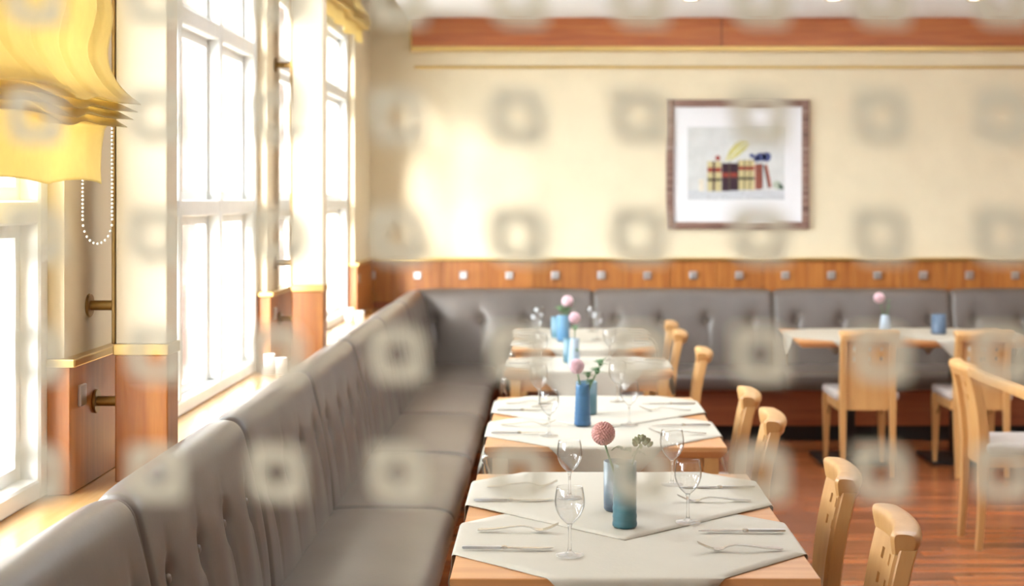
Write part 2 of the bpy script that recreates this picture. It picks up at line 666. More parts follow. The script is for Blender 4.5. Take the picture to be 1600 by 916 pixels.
# outside: paving and a brick wing
struct(MB().box(-14, XW - 0.21, -6, 30, -0.2, -0.1).build('ground', ground_m))
struct(MB().box(-2.6, XW - 0.2, -2.0, 1.0, -0.1, 4.2).build('sun_blocker', mortar_m))  # unseen block, added to keep direct sun off the near pillar
bw = thing('brick_building', 'sunlit pink brick building wing seen through the window panes', 'building', (-4.2, 13.0, 0))
MB().box(-3.0, 2.6, 0.02, 1.2, -0.1, 7.0).build('mortar_wall', mortar_m, bw)
bm_p = None
bwid, bhei = 0.35, 0.155
for r in range(22):
    for c in range(12):
        if bm_p is None:
            bm_p = MB().box(0, bwid - 0.014, 0, 0.06, 0, bhei - 0.014, 0.003, 1).build('brick', brick_m, bw)
            o = bm_p
        else:
            o = bm_p.copy()
            C.objects.link(o)
        o.location = (-1.7 + c * bwid + (bwid / 2 if r % 2 else 0), random.uniform(-0.004, 0.004), 0.1 + r * bhei)

# ================================================================== PILLARS
XP0, XP1 = -1.15, -1.01


def pillar(y, label):
    t = thing('wooden_pillar', label, 'pillar', ((XP0 + XP1) / 2, y + 0.055, ZS), kind='thing')
    hw = (XP1 - XP0) / 2
    hd = 0.055
    z1 = 1.165 - ZS
    MB().box(-hw, hw, -hd, hd, 0.0, z1 - 0.01, 0.004, 2).build('lower_shaft', panel_wood, t)
    MB().box(-hw + 0.002, hw - 0.002, -hd + 0.002, hd - 0.002, z1 + 0.02, ZH - ZS, 0.004, 2).build('upper_shaft', cream_paint, t)
    MB().box(-hw - 0.004, hw + 0.004, -hd - 0.004, hd + 0.004, z1 - 0.01, z1 + 0.02, 0.003, 2).build('brass_collar', brass, t)
    MB().box(-hw - 0.008, -hw + 0.002, -hd - 0.002, hd, z1 + 0.02, ZH - ZS, 0.002, 1).build('brass_edge', dark_brass, t)
    for z in (1.03, 1.285, 2.165):
        xl = XW - (XP0 + XP1) / 2 + (0.018 if z < 1.15 else 0.0)
        rod = MB().lathe([(0.0, xl + 0.002), (0.0135, xl + 0.002), (0.0135, -hw + 0.004), (0, -hw + 0.004)], 20, (0, -0.02, z - ZS), 'X').build('wall_rod', dark_brass, t, True)
        MB().lathe([(0.0, xl), (0.030, xl), (0.032, xl + 0.002), (0.032, xl + 0.005), (0.03, xl + 0.007), (0.0, xl + 0.007)], 28, (0, -0.02, z - ZS), 'X').build('flange', dark_brass, rod, True)
    return t


pillar(3.87, 'square pillar beside the yellow blind, cream above and cherry wood below a brass collar')
pillar(6.52, 'square pillar beyond the big window, brightly sunlit, with brass collar and brass wall rods')

# ================================================================== ROMAN BLINDS


def blind(y0, y1, prof, label, seams, edge_wave=0.0, cat='blind'):
    t = thing('roman_blind', label, cat, (-1.13, (y0 + y1) / 2, prof[-1][1]))
    path = smooth_path([(d, z) for d, z in prof], 150)
    zb = prof[-1][1]
    ln = y1 - y0

    def f(u, v):
        q = path[round(v * 150)]
        d, z = q[0], q[1]
        yy = -ln / 2 + u * ln
        Y = y0 + u * ln
        fold = math.exp(-((z - zb - 0.16) / 0.07) ** 2)
        d += 0.012 * math.sin(Y * 9.0 + z * 3) * (0.4 + fold)
        z2 = z + fold * (0.007 * math.sin(Y * 9.0) + 0.014 * math.exp(-((Y - 3.40) / 0.09) ** 2) - 0.008 * math.exp(-((Y - 3.18) / 0.10) ** 2))
        for s in seams:
            d -= 0.020 * math.exp(-((Y - s - 0.014 * math.sin(z * 22)) / 0.014) ** 2) * (1 if z > zb + 0.2 else 0.2)
        hang = max(0.0, 1 - (z - zb) / 0.14)
        d += hang * 0.012 * math.sin(Y * 16 + 1.0)
        z2 += (0.006 * math.sin(Y * 13)) * hang
        # outer ends of the folds flare towards the room
        return Vector((d, yy, z2 - zb))
    o = MB().grid(f, 110, 150).build('blind_fabric', blind_m, t, 'all')
    md = o.modifiers.new('thick', 'SOLIDIFY')
    md.thickness = 0.0012
    MB().box(-0.02, 0.02, -ln / 2, ln / 2, prof[0][1] - zb, prof[0][1] - zb + 0.035, 0.004, 1).build('head_rail', frame_m, t)
    return t


prof1 = [(0.0, 2.78), (0.012, 2.5), (0.034, 2.25), (0.022, 2.12), (0.034, 2.02), (0.022, 1.93), (0.036, 1.875), (0.066, 1.83), (0.100, 1.798),
         (0.066, 1.802), (0.034, 1.808), (0.062, 1.793), (0.092, 1.778), (0.058, 1.782), (0.030, 1.788), (0.056, 1.773), (0.082, 1.759), (0.052, 1.763),
         (0.026, 1.769), (0.046, 1.754), (0.068, 1.741), (0.036, 1.745), (0.014, 1.742), (0.008, 1.70), (0.006, 1.65), (0.008, 1.608)]
b1 = blind(1.9, 3.66, prof1, 'yellow roman blind half lowered with gathered folds, bead chain below its end', [2.75, 2.96, 3.16, 3.36, 3.56])
bc = MB()
zc0 = 1.608
npt = 66
for k in range(npt + 1):
    t = k / npt
    # two strands joined by a rounded bottom
    L1, L2 = 0.20, 0.34
    arc = PI * 0.037
    s = t * (L1 + arc + L2)
    if s < L1:
        q = (-0.037, 0.15 + L1 - s)
    elif s < L1 + arc:
        a = PI + (s - L1) / 0.037
        q = (0.037 * math.cos(a), 0.15 + 0.037 * math.sin(a) * 1.6)
    else:
        q = (0.037, 0.15 + (s - L1 - arc))
    bc.ball((q[0], 0, q[1]), 0.0037, 1)
o = bc.build('bead_chain', bead_m, b1, 'all')
o.location = (-0.008, 3.685 - (1.9 + 3.66) / 2, 1.365 - zc0)
prof3 = [(0.0, 2.80), (0.01, 2.72), (0.045, 2.66), (0.075, 2.62), (0.03, 2.615), (0.07, 2.60), (0.025, 2.595), (0.06, 2.575), (0.015, 2.57), (0.008, 2.53), (0.006, 2.49)]
blind(6.78, 8.75, prof3, 'yellow roman blind drawn up high at the window next to the back wall', [7.2, 7.8, 8.3])

# ================================================================== CORNER BENCH
bench = thing('corner_banquette', 'long L-shaped taupe leather bench along the windows and the back wall', 'bench', (0, 0, 0))
BACK = [(0.185, 0.40), (0.178, 0.47), (0.168, 0.56), (0.152, 0.66), (0.138, 0.74), (0.122, 0.82), (0.108, 0.88), (0.098, 0.915), (0.080, 0.938), (0.055, 0.946),
        (0.028, 0.942), (0.010, 0.925), (0.003, 0.90), (0.002, 0.86), (0.002, 0.80)]


def back_panel(w, rot, loc, nb=4, dpt=1.0):
    NS, NU = 56, 110
    path = smooth_path(BACK, NS)
    gap = w / nb
    bu = [-w / 2 + gap * (k + 0.5) for k in range(nb)]
    zb = 0.742

    def f(a, b):
        u = (a - 0.5) * (w - 0.002)
        k = round(b * NS)
        q = path[k]
        t = (path[min(k + 1, NS)] - path[max(k - 1, 0)]).normalized()
        nx, nz = t[1], -t[0]
        e = w / 2 - abs(u)
        dsp = -0.024 * math.exp(-(e / 0.011) ** 2) - 0.014 * math.exp(-e / 0.06)
        dsp += 0.012
        z = q[1]
        if k < NS * 0.5:
            for c in bu:
                du = u - c
                dz = z - zb
                r2 = (du / 0.032) ** 2 + (dz / 0.036) ** 2
                dsp -= 0.028 * math.exp(-r2)
                if dz < 0:
                    sway = 0.018 * math.sin(dz * 14)
                    dsp -= 0.012 * math.exp(-((du - sway) / 0.012) ** 2) * max(0, 1 + dz / 0.30)
                else:
                    dsp -= 0.005 * math.exp(-(du / 0.02) ** 2) * max(0, 1 - dz / 0.13)
            # soft swelling between the pulls
            dsp += 0.006 * math.cos(2 * PI * (u - bu[0]) / gap + PI) * math.exp(-((z - 0.66) / 0.15) ** 2)
        return Vector((u, q[0] + nx * dsp, q[1] + nz * dsp))
    # local y points out of the wall
    b = MB().grid(f, NU, NS)
    o = b.build('back_cushion', leather, bench, 'all')
    o.rotation_euler = (0, 0, rot)
    o.location = loc
    pts = []
    for k in range(0, NS + 1, 2):
        q = path[k]
        t = (path[min(k + 1, NS)] - path[max(k - 1, 0)]).normalized()
        pts.append((w / 2, q[0] - 0.006 * t[1] * 1.0, q[1] + 0.006 * t[0]))
    MB().tube(pts, 0.0042, 8).build('piping', button_m, o, 'all')
    s0 = None
    for c in bu:
        if s0 is None:
            s0 = MB().lathe([(0, 0.006), (0.006, 0.0055), (0.011, 0.003), (0.0125, -0.002), (0.011, -0.006)], 16, (0, 0, 0), 'Y').build('button', button_m, o, 'all')
            s = s0
        else:
            s = s0.copy()
            C.objects.link(s)
        s.location = (c, 0.1385 - 0.006, zb)
    return o


SEAT = [(0.14, 0.36), (0.155, 0.43), (0.175, 0.454), (0.23, 0.462), (0.40, 0.463), (0.53, 0.460), (0.59, 0.450), (0.618, 0.425), (0.622, 0.395), (0.612, 0.36), (0.59, 0.335), (0.50, 0.33)]


def seat_panel(w, rot, loc):
    NS, NU = 46, 60
    path = smooth_path(SEAT, NS)

    def f(a, b):
        u = (a - 0.5) * (w - 0.002)
        k = round(b * NS)
        q = path[k]
        t = (path[min(k + 1, NS)] - path[max(k - 1, 0)]).normalized()
        nx, nz = -t[1], t[0]
        e = w / 2 - abs(u)
        dsp = -0.012 * math.exp(-(e / 0.010) ** 2) - 0.008 * math.exp(-e / 0.06)
        dsp += 0.0035 * noise.noise(Vector((u * 3 + loc[1], q[0] * 4, loc[0])))
        return Vector((u, q[0] + nx * dsp, q[1] + nz * dsp))
    o = MB().grid(f, NU, NS).build('seat_cushion', leather, bench, 'all')
    o.rotation_euler = (0, 0, rot)
    o.location = loc
    return o


XB = -0.962
seams = [0.95, 1.95, 3.05, 4.13, 5.28, 6.42, 7.60, 8.78, 9.90]
for a, b in zip(seams, seams[1:]):
    back_panel(b - a, R(-90), (XB, (a + b) / 2, 0))
    seat_panel(b - a, R(-90), (XB, (a + b) / 2, 0))
YBB = YB - 0.035
bx = [-0.935, 0.288, 1.506, 2.706, 3.92, 5.14]
for a, b in zip(bx, bx[1:]):
    back_panel(b - a, R(180), ((a + b) / 2, YBB, 0))
    a2 = max(a, XB + 0.615)
    seat_panel(b - a2, R(180), ((a2 + b) / 2, YBB, 0))
MB().box(XB - 0.0, -0.43, 1.0, 9.45, 0.10, 0.345).box(XB, 5.14, 9.48, YBB, 0.10, 0.345).build('plinth', plinth_wood, bench)
MB().box(XB, -0.47, 1.0, 9.5, 0.0, 0.10).box(XB, 5.14, 9.53, YBB, 0.0, 0.10).build('kick_board', black_kick, bench)
MB().box(XB + 0.001, XB + 0.06, 1.0, 9.9, 0.345, 0.86).box(-0.93, 5.14, YBB - 0.06, YBB, 0.345, 0.86).build('back_board', plinth_wood, bench)

# ================================================================== TABLES
ZTAB = 0.75


def table_top(b, x0, x1, y0, y1):
    i = 0.022

    def ring(d, z):
        return [(x0 + d, y0 + d, z), (x1 - d, y0 + d, z), (x1 - d, y1 - d, z), (x0 + d, y1 - d, z)]
    b.loft([ring(i, ZTAB - 0.040), ring(i - 0.004, ZTAB - 0.038), ring(0.0, ZTAB - 0.016), ring(0.0, ZTAB - 0.002), ring(0.002, ZTAB)])


def table4(cx, y0, dep, label, hooks):
    cy = y0 + dep / 2
    t = thing('dining_table', label, 'table', (cx, cy, 0))
    h = 0.40
    b = MB()
    table_top(b, -h, h, -dep / 2, dep / 2)
    b.build('tabletop', table_wood, t)
    a = MB()
    a.box(-h + 0.075, h - 0.075, -dep / 2 + 0.04, -dep / 2 + 0.058, 0.65, ZTAB - 0.04)
    a.box(-h + 0.075, h - 0.075, dep / 2 - 0.058, dep / 2 - 0.04, 0.65, ZTAB - 0.04)
    a.box(-h + 0.04, -h + 0.058, -dep / 2 + 0.07, dep / 2 - 0.07, 0.65, ZTAB - 0.04)
    a.box(h - 0.058, h - 0.04, -dep / 2 + 0.07, dep / 2 - 0.07, 0.65, ZTAB - 0.04)
    a.build('apron', table_wood, t)
    for sx in (-1, 1):
        for sy in (-1, 1):
            lx, ly = sx * (h - 0.05), sy * (dep / 2 - 0.047)
            MB().loft([[(lx + dx * s, ly + dy * s, z) for dx, dy in ((-1, -1), (1, -1), (1, 1), (-1, 1))] for z, s in ((0.0, 0.018), (0.60, 0.024), (ZTAB - 0.04, 0.024))]).build('leg', chair_wood, t)
    for k, hy in enumerate(hooks):
        pts = smooth_path([(-h + 0.03, hy, ZTAB - 0.043), (-h - 0.006, hy, ZTAB - 0.05), (-h - 0.004, hy, ZTAB - 0.10), (-h + 0.008, hy, ZTAB - 0.135), (-h - 0.012, hy, ZTAB - 0.165), (-h - 0.022, hy, ZTAB - 0.150)], 20)
        ho = MB().tube(pts, 0.0048, 10).build('bag_hook', steel, t, 'all')
        ho['label'] = 'chrome bag hook'
    return t


TX = 0.183
T1 = table4(TX, 3.16, 1.20, 'honey wood table holding the teal ribbed vase, four glasses and two ivory cloths', [0.1])
T2 = table4(TX, 4.83, 1.21, 'honey wood table holding the deep blue vase, two overlapping ivory cloths', [-0.52, -0.36])
T3 = table4(TX, 6.95, 0.60, 'small honey wood table under a single ivory cloth with the pale blue vase', [-0.2])
T4 = table4(TX, 7.97, 1.20, 'honey wood table by the corner of the bench, with the sky blue vase', [-0.4])

# table by the back bench, with two pedestals
RX0, RX1, RY0, RY1 = 1.43, 2.80, 8.42, 9.20
TR = thing('dining_table', 'pedestal table in front of the back bench holding the grey-blue candle glass', 'table', ((RX0 + RX1) / 2, (RY0 + RY1) / 2, 0))
b = MB()
table_top(b, -0.685, 0.685, -0.39, 0.39)
b.build('tabletop', table_wood, TR)
for sx in (-0.33, 0.33):
    pe = MB()
    pe.box(sx - 0.04, sx + 0.04, -0.04, 0.04, 0.02, ZTAB - 0.04, 0.004, 1)
    pe.box(sx - 0.15, sx + 0.15, -0.15, 0.15, ZTAB - 0.052, ZTAB - 0.04)
    pe.build('pedestal', dark_metal, TR)
    MB().box(sx - 0.20, sx + 0.20, -0.20, 0.20, 0.0, 0.02, 0.006, 1).build('base_plate', dark_metal, TR)


# ---- cloths
def cloth(cx, cy, rect, label, lift=0.0, a=0.566, name='tablecloth', rot=0.0, seed=0):
    x0, x1, y0, y1 = [v + d for v, d in zip(rect, (-0.002, 0.002, -0.002, 0.002))]
    bm = bmesh.new()
    n = 24
    s = a * math.sqrt(2)
    ca, sa = math.cos(R(45) + rot), math.sin(R(45) + rot)
    vs = []
    for i in range(n + 1):
        rowv = []
        for j in range(n + 1):
            u, v = (i / n - 0.5) * s, (j / n - 0.5) * s
            rowv.append(bm.verts.new((cx + u * ca - v * sa, cy + u * sa + v * ca, 0)))
        vs.append(rowv)
    for i in range(n):
        for j in range(n):
            bm.faces.new((vs[i][j], vs[i + 1][j], vs[i + 1][j + 1], vs[i][j + 1]))
    for val, nrm in ((x0, (-1, 0, 0)), (x1, (1, 0, 0)), (y0, (0, -1, 0)), (y1, (0, 1, 0))):
        for e in (0.0, 0.004, 0.009, 0.014):
            co = Vector(nrm) * e + Vector((val if nrm[0] else 0, val if nrm[1] else 0, 0))
            bmesh.ops.bisect_plane(bm, geom=bm.verts[:] + bm.edges[:] + bm.faces[:], plane_co=co, plane_no=nrm)
    r = 0.008

    def fold(e):
        if e <= 0:
            return 0, 0
        if e < r * PI / 2:
            th = e / r
            return r * math.sin(th), -(r - r * math.cos(th))
        return r, -(r + e - r * PI / 2)
    for v in bm.verts:
        X, Y = v.co.x, v.co.y
        z = 0.0008 * noise.noise(Vector((X * 7, Y * 7, seed)))
        # pressed creases of the folded cloth
        z += 0.0011 * math.exp(-(abs((X - cx) * 0.6 + (Y - cy) * 0.8) / 0.012) ** 2)
        nx, ny = X, Y
        if X > x1:
            d, dz = fold(X - x1)
            w = max(0, -dz - 0.03)
            nx, z = x1 + d + w * (0.10 + 0.16 * math.sin(Y * 24 + seed)), z + dz
        elif X < x0:
            d, dz = fold(x0 - X)
            w = max(0, -dz - 0.03)
            nx, z = x0 - d - w * (0.10 + 0.16 * math.sin(Y * 24 + seed)), z + dz
        if Y > y1:
            d, dz = fold(Y - y1)
            w = max(0, -dz - 0.03)
            ny, z = y1 + d + w * (0.08 + 0.14 * math.sin(X * 24 + seed)), z + dz
        elif Y < y0:
            d, dz = fold(y0 - Y)
            w = max(0, -dz - 0.03)
            ny, z = y0 - d - w * (0.08 + 0.14 * math.sin(X * 24 + seed)), z + dz
        v.co = (nx - cx, ny - cy, z)
    o = bpy.data.objects.new(name, bpy.data.meshes.new(name))
    bmesh.ops.recalc_face_normals(bm, faces=bm.faces[:])
    if sum(f.normal.z * f.calc_area() for f in bm.faces) < 0:
        bmesh.ops.reverse_faces(bm, faces=bm.faces[:])
    bm.to_mesh(o.data)
    bm.free()
    o.data.materials.append(linen)
    o.data.shade_smooth()
    C.objects.link(o)
    o.location = (cx, cy, ZTAB + 0.0012 + lift)
    md = o.modifiers.new('thick', 'SOLIDIFY')
    md.thickness = 0.0016
    md.offset = 1
    return tag(o, label, 'tablecloth', 'ivory cloths laid cornerwise')


hx0, hx1 = TX - 0.40, TX + 0.40
for y0, dep, who, sd_ in ((3.16, 1.20, 'teal vase', 1), (4.83, 1.21, 'deep blue vase', 2), (7.97, 1.20, 'sky blue vase', 3)):
    cloth(TX, y0 + 0.37, (hx0, hx1, y0, y0 + dep), 'lower ivory cloth of the overlapping pair on the %s table' % who, 0.0, seed=sd_, rot=R(0.4))
    cloth(TX, y0 + dep - 0.30, (hx0, hx1, y0, y0 + dep), 'upper ivory cloth of the overlapping pair on the %s table' % who, 0.0026, seed=sd_ + 0.5, rot=R(-0.5))
cloth(TX, 7.25, (hx0, hx1, 6.95, 7.55), 'ivory cloth alone on the small table with the pale blue vase', 0, seed=5)
cloth(RX0 + 0.36, 8.81, (RX0, RX1, RY0, RY1), 'ivory cloth with a hanging corner on the pedestal table, under the lilac-blue vase', 0, seed=6)
cloth(RX1 - 0.42, 8.81, (RX0, RX1, RY0, RY1), 'ivory cloth on the pedestal table under the grey-blue candle glass', 0.0026, seed=7)

ZI = ZTAB + 0.0012 + 0.0026 + 0.0030


# ---- wine glasses
def make_glass():
    t = thing('wine_glass', '', 'glass')
    outer = smooth_path([(0.0045, 0.070), (0.012, 0.076), (0.024, 0.089), (0.0325, 0.107), (0.0345, 0.122), (0.0330, 0.138), (0.0300, 0.156)], 26)
    inner = [(max(0.0, r - 0.0009), z + (0.002 if i == 0 else 0)) for i, (r, z) in enumerate([(q[0], q[1]) for q in outer])]
    prof = [(0.0, 0.070)] + [(q[0], q[1]) for q in outer] + list(reversed(inner)) + [(0, 0.0715)]
    MB().lathe(prof, 40).build('bowl', bowl_glass, t, 'all')
    st = [(0.0, 0.004), (0.012, 0.0045), (0.0062, 0.009), (0.0042, 0.016), (0.0036, 0.035), (0.0036, 0.055), (0.0042, 0.064), (0.0068, 0.0712), (0.0, 0.0712)]
    MB().lathe(st, 20).build('stem', stem_glass, t, 'all')
    MB().lathe([(0, 0), (0.031, 0.0), (0.0325, 0.0010), (0.0315, 0.002), (0.020, 0.0035), (0.010, 0.005), (0, 0.005)], 36).build('foot', stem_glass, t, 'all')
    return t


GL = [
    (0.044, 3.34, 'wine glass on the bench side of the teal-vase table, nearer the glass screen'),
    (0.052, 3.98, 'wine glass on the bench side of the teal-vase table, nearer the back wall'),
    (0.345, 3.68, 'wine glass on the chair side of the teal-vase table, beside the teal vase'),
    (0.345, 4.16, 'wine glass on the chair side of the teal-vase table, beyond the other one'),
    (-0.005, 5.02, 'wine glass on the bench side of the deep-blue-vase table, nearer the glass screen'),
    (-0.045, 5.72, 'wine glass on the bench side of the deep-blue-vase table, nearer the back wall'),
    (0.283, 5.26, 'wine glass on the chair side of the deep-blue-vase table, nearer the glass screen'),
    (0.268, 5.86, 'wine glass on the chair side of the deep-blue-vase table, nearer the back wall'),
    (-0.05, 7.10, 'wine glass on the bench side of the small table with the pale blue vase'),
    (0.30, 7.36, 'wine glass on the chair side of the small table with the pale blue vase'),
    (-0.08, 8.31, 'wine glass on the bench side of the sky-blue-vase table, nearer the glass screen'),
    (-0.07, 8.85, 'wine glass on the bench side of the sky-blue-vase table, nearer the back wall'),
    (0.27, 8.45, 'wine glass on the chair side of the sky-blue-vase table, nearer the glass screen'),
    (0.255, 8.95, 'wine glass on the chair side of the sky-blue-vase table, nearer the back wall'),
]
g0 = make_glass()
for k, (x, y, lab) in enumerate(GL):
    if k == 0:
        g0.location = (x, y, ZI)
        tag(g0, lab, 'glass', 'wine glasses on the laid tables')
    else:
        again(g0, lab, (x, y, ZI), random.uniform(0, 3), 'wine glasses on the laid tables')


# ---- cutlery (local +x runs from handle to tip)
def make_knife():
    t = thing('table_knife', '', 'knife')

    def sec(x, w, h, zc, off=0):
        return [(x, off - w, zc - h), (x, off + w, zc - h), (x, off + w * 0.9, zc + h), (x, off - w * 0.9, zc + h)]
    MB().loft([sec(-0.105, 0.003, 0.0015, 0.0035), sec(-0.102, 0.0056, 0.0028, 0.0035), sec(-0.06, 0.0058, 0.0030, 0.0035), sec(-0.014, 0.0048, 0.0027, 0.0035)]).build('handle', satin, t, True)
    MB().loft([sec(-0.014, 0.0048, 0.0028, 0.0035), sec(-0.010, 0.0068, 0.0036, 0.0037), sec(-0.004, 0.0068, 0.0036, 0.0037), sec(0.0, 0.0045, 0.0024, 0.0035)]).build('bolster', steel, t, True)
    MB().loft([sec(0.0, 0.0045, 0.0012, 0.003), sec(0.03, 0.0085, 0.0009, 0.003, -0.003), sec(0.08, 0.009, 0.0007, 0.003, -0.002), sec(0.100, 0.006, 0.0005, 0.003, 0.002), sec(0.108, 0.001, 0.0004, 0.003, 0.005)]).build('blade', steel, t, True)
    return t


def make_fork():
    t = thing('table_fork', '', 'fork')

    def strip(pts, th=0.0011):
        rings = []
        for x, w, z in pts:
            rings.append([(x, -w, z - th), (x, w, z - th), (x, w, z + th), (x, -w, z + th)])
        return rings
    MB().loft(strip([(-0.100, 0.004, 0.0022), (-0.092, 0.0088, 0.0022), (-0.06, 0.0072, 0.004), (-0.02, 0.0038, 0.0095), (0.01, 0.0032, 0.012), (0.028, 0.0036, 0.009), (0.036, 0.006, 0.006)], 0.0016)).build('handle', steel, t, True)
    hd = MB().loft(strip([(0.034, 0.0055, 0.0065), (0.042, 0.0108, 0.0035), (0.052, 0.0125, 0.0022), (0.060, 0.0126, 0.0030)]))
    hd.build('neck', steel, t, True)
    tn = MB()
    for c in (-0.0106, -0.0036, 0.0036, 0.0106):
        rings = []
        for x, w, z in ((0.059, 0.0020, 0.0029), (0.075, 0.0017, 0.0075), (0.09, 0.0014, 0.0145), (0.098, 0.0008, 0.0185)):
            rings.append([(x, c - w, z - 0.001), (x, c + w, z - 0.001), (x, c + w, z + 0.001), (x, c - w, z + 0.001)])
        tn.loft(rings)
    tn.build('tines', steel, t, True)
    return t


kn0, fk0 = make_knife(), make_fork()
first = True
for who, ys in (('teal-vase table', (3.49, 4.03)), ('deep-blue-vase table', (5.16, 5.71)), ('small pale-blue-vase table', (7.26,)), ('sky-blue-vase table', (8.31, 8.85))):
    for k, yc in enumerate(ys):
        where = '' if len(ys) == 1 else (', nearer the glass screen' if k == 0 else ', nearer the back wall')
        for side in (-1, 1):
            sn = 'bench side' if side < 0 else 'chair side'
            if side < 0:
                kp, fp = (-0.100, yc - 0.09), (-0.078, yc + 0.095)
            else:
                kp, fp = (0.468, yc + 0.085), (0.438, yc - 0.10)
            rz = (0 if side < 0 else PI) + random.uniform(-0.04, 0.04)
            kl = 'silver table knife on the %s of the %s%s' % (sn, who, where)
            fl_ = 'silver table fork on the %s of the %s%s' % (sn, who, where)
            if first:
                kn0.location = (kp[0], kp[1], ZI)
                kn0.rotation_euler = (0, 0, rz)
                tag(kn0, kl, None, 'table knives')
                fk0.location = (fp[0], fp[1], ZI)
                fk0.rotation_euler = (0, 0, rz)
                tag(fk0, fl_, None, 'table forks')
                first = False
            else:
                again(kn0, kl, (kp[0], kp[1], ZI), rz, 'table knives')
                again(fk0, fl_, (fp[0], fp[1], ZI), rz + random.uniform(-0.06, 0.06), 'table forks')


# ---- vases, candle glasses, flowers
def vase(x, y, r0, r1, h, mat, label, cone=False):
    pr = [(0, 0), (r0 * 0.9, 0.0), (r0, 0.004)]
    for k in range(1, 26):
        t = k / 26
        r = r0 + (r1 - r0) * (t if not cone else t ** 1.3)
        r += 0.0007 * math.sin(k * 1.9)
        pr.append((r, 0.004 + (h - 0.006) * t))
    pr += [(r1, h), (r1 - 0.003, h), (r1 - 0.0035, h - 0.01), (r0 - 0.006, 0.02), (0, 0.015)]
    o = MB().lathe(pr, 36).build('vase', mat, None, 'all')
    o.location = (x, y, ZI)
    return tag(o, label, 'vase')


def tumbler(x, y, r, h, mat, label):
    pr = [(0, 0), (r * 0.92, 0), (r * 0.99, 0.005), (r, 0.02), (r, h), (r - 0.003, h), (r - 0.004, 0.012), (0, 0.01)]
    o = thing('candle_glass', label, 'candle holder', (x, y, ZI))
    MB().lathe(pr, 36).build('holder', mat, o, 'all')
    MB().lathe([(0, 0.012), (r - 0.005, 0.012), (r - 0.005, h * 0.5), (0, h * 0.5)], 24).build('candle_wax', white_jar, o, True)
    return o


def flower(x, y, base_z, head, rad, mat, label, bend=0.0):
    """round pompon bloom on a stem that stands in a vase"""
    t = thing('pompon_flower', label, 'flower', (x, y, base_z))
    hx, hy, hz = head[0] - x, head[1] - y, head[2] - base_z
    pts = smooth_path([(0, 0, 0), (hx * 0.15 + bend, hy * 0.3, hz * 0.4), (hx * 0.75 + bend * 0.4, hy * 0.8, hz * 0.78), (hx, hy, hz - rad * 0.3)], 14)
    MB().tube(pts, 0.0026, 8).build('stem', thistle_m, t, 'all')
    b = MB()
    b.ball((hx, hy, hz), rad * 0.86, 2)
    n = 230
    for k in range(n):
        zz = 1 - 2 * (k + 0.5) / n
        rr = math.sqrt(1 - zz * zz)
        ph = k * 2.399963
        d = Vector((rr * math.cos(ph), rr * math.sin(ph), zz))
        s = d.cross(Vector((0.1, 0.2, 1))).normalized()
        w = d.cross(s)
        c = Vector((hx, hy, hz)) + d * rad * 0.78
        q = rad * 0.13
        tip = c + d * rad * 0.22
        vs = [b.bm.verts.new(c + s * q + w * q * 0.2), b.bm.verts.new(c + w * q), b.bm.verts.new(c - s * q + w * q * 0.2), b.bm.verts.new(c - w * q), b.bm.verts.new(tip + s * q * 0.5), b.bm.verts.new(tip - s * q * 0.5), b.bm.verts.new(tip + w * q * 0.6)]
        b.bm.faces.new((vs[0], vs[1], vs[6], vs[4]))
        b.bm.faces.new((vs[1], vs[2], vs[5], vs[6]))
        b.bm.faces.new((vs[2], vs[3], vs[5]))
        b.bm.faces.new((vs[3], vs[0], vs[4]))
        b.bm.faces.new((vs[3], vs[4], vs[6], vs[5]))
    b.build('bloom', mat, t, 'all')
    # calyx leaves under the bloom
    cb = MB()
    for k in range(6):
        a = k * PI / 3
        p0 = Vector((hx, hy, hz - rad * 0.85))
        d = Vector((math.cos(a), math.sin(a), 0.35)) * rad * 0.45
        s = Vector((-math.sin(a), math.cos(a), 0)) * rad * 0.14
        cb.loft([[p0 + s * 0.4, p0 - s * 0.4], [p0 + d * 0.5 + s, p0 + d * 0.5 - s], [p0 + d + s * 0.1, p0 + d - s * 0.1]], False, False)
    o = cb.build('calyx', thistle_m, t)
    md = o.modifiers.new('thick', 'SOLIDIFY')
    md.thickness = 0.0012
    return t


def thistle(x, y, base_z, stems, label):
    t = thing('thistle_sprig', label, 'sprig', (x, y, base_z))
    for hx, hy, hz, r in stems:
        pts = smooth_path([(0, 0, 0), (hx * 0.3, hy * 0.3, hz * 0.5), (hx, hy, hz)], 10)
        st = MB().tube(pts, 0.0018, 6).build('stem', thistle_m, t, 'all')
        b = MB()
        b.ball((hx, hy, hz), r * 0.32, 1, (1, 1, 1.3))
        for k in range(16):
            a = k * 2.4
            el = -0.2 + 0.9 * ((k * 0.618) % 1)
            d = Vector((math.cos(a) * math.cos(el), math.sin(a) * math.cos(el), math.sin(el)))
            s = d.cross(Vector((0, 0, 1))).normalized() * r * 0.10
            up = s.cross(d).normalized() * r * 0.03
            p0 = Vector((hx, hy, hz))
            L = r * (0.8 + 0.4 * ((k * 0.37) % 1))
            b.loft([[p0 + s * .5, p0 + up, p0 - s * .5, p0 - up], [p0 + d * L * .5 + s, p0 + d * L * .5 + up, p0 + d * L * .5 - s, p0 + d * L * .5 - up], [p0 + d * L + s * .05, p0 + d * L + up * .1, p0 + d * L - s * .05, p0 + d * L - up * .1]])
        b.build('spiky_head', thistle_m, st)
    return t


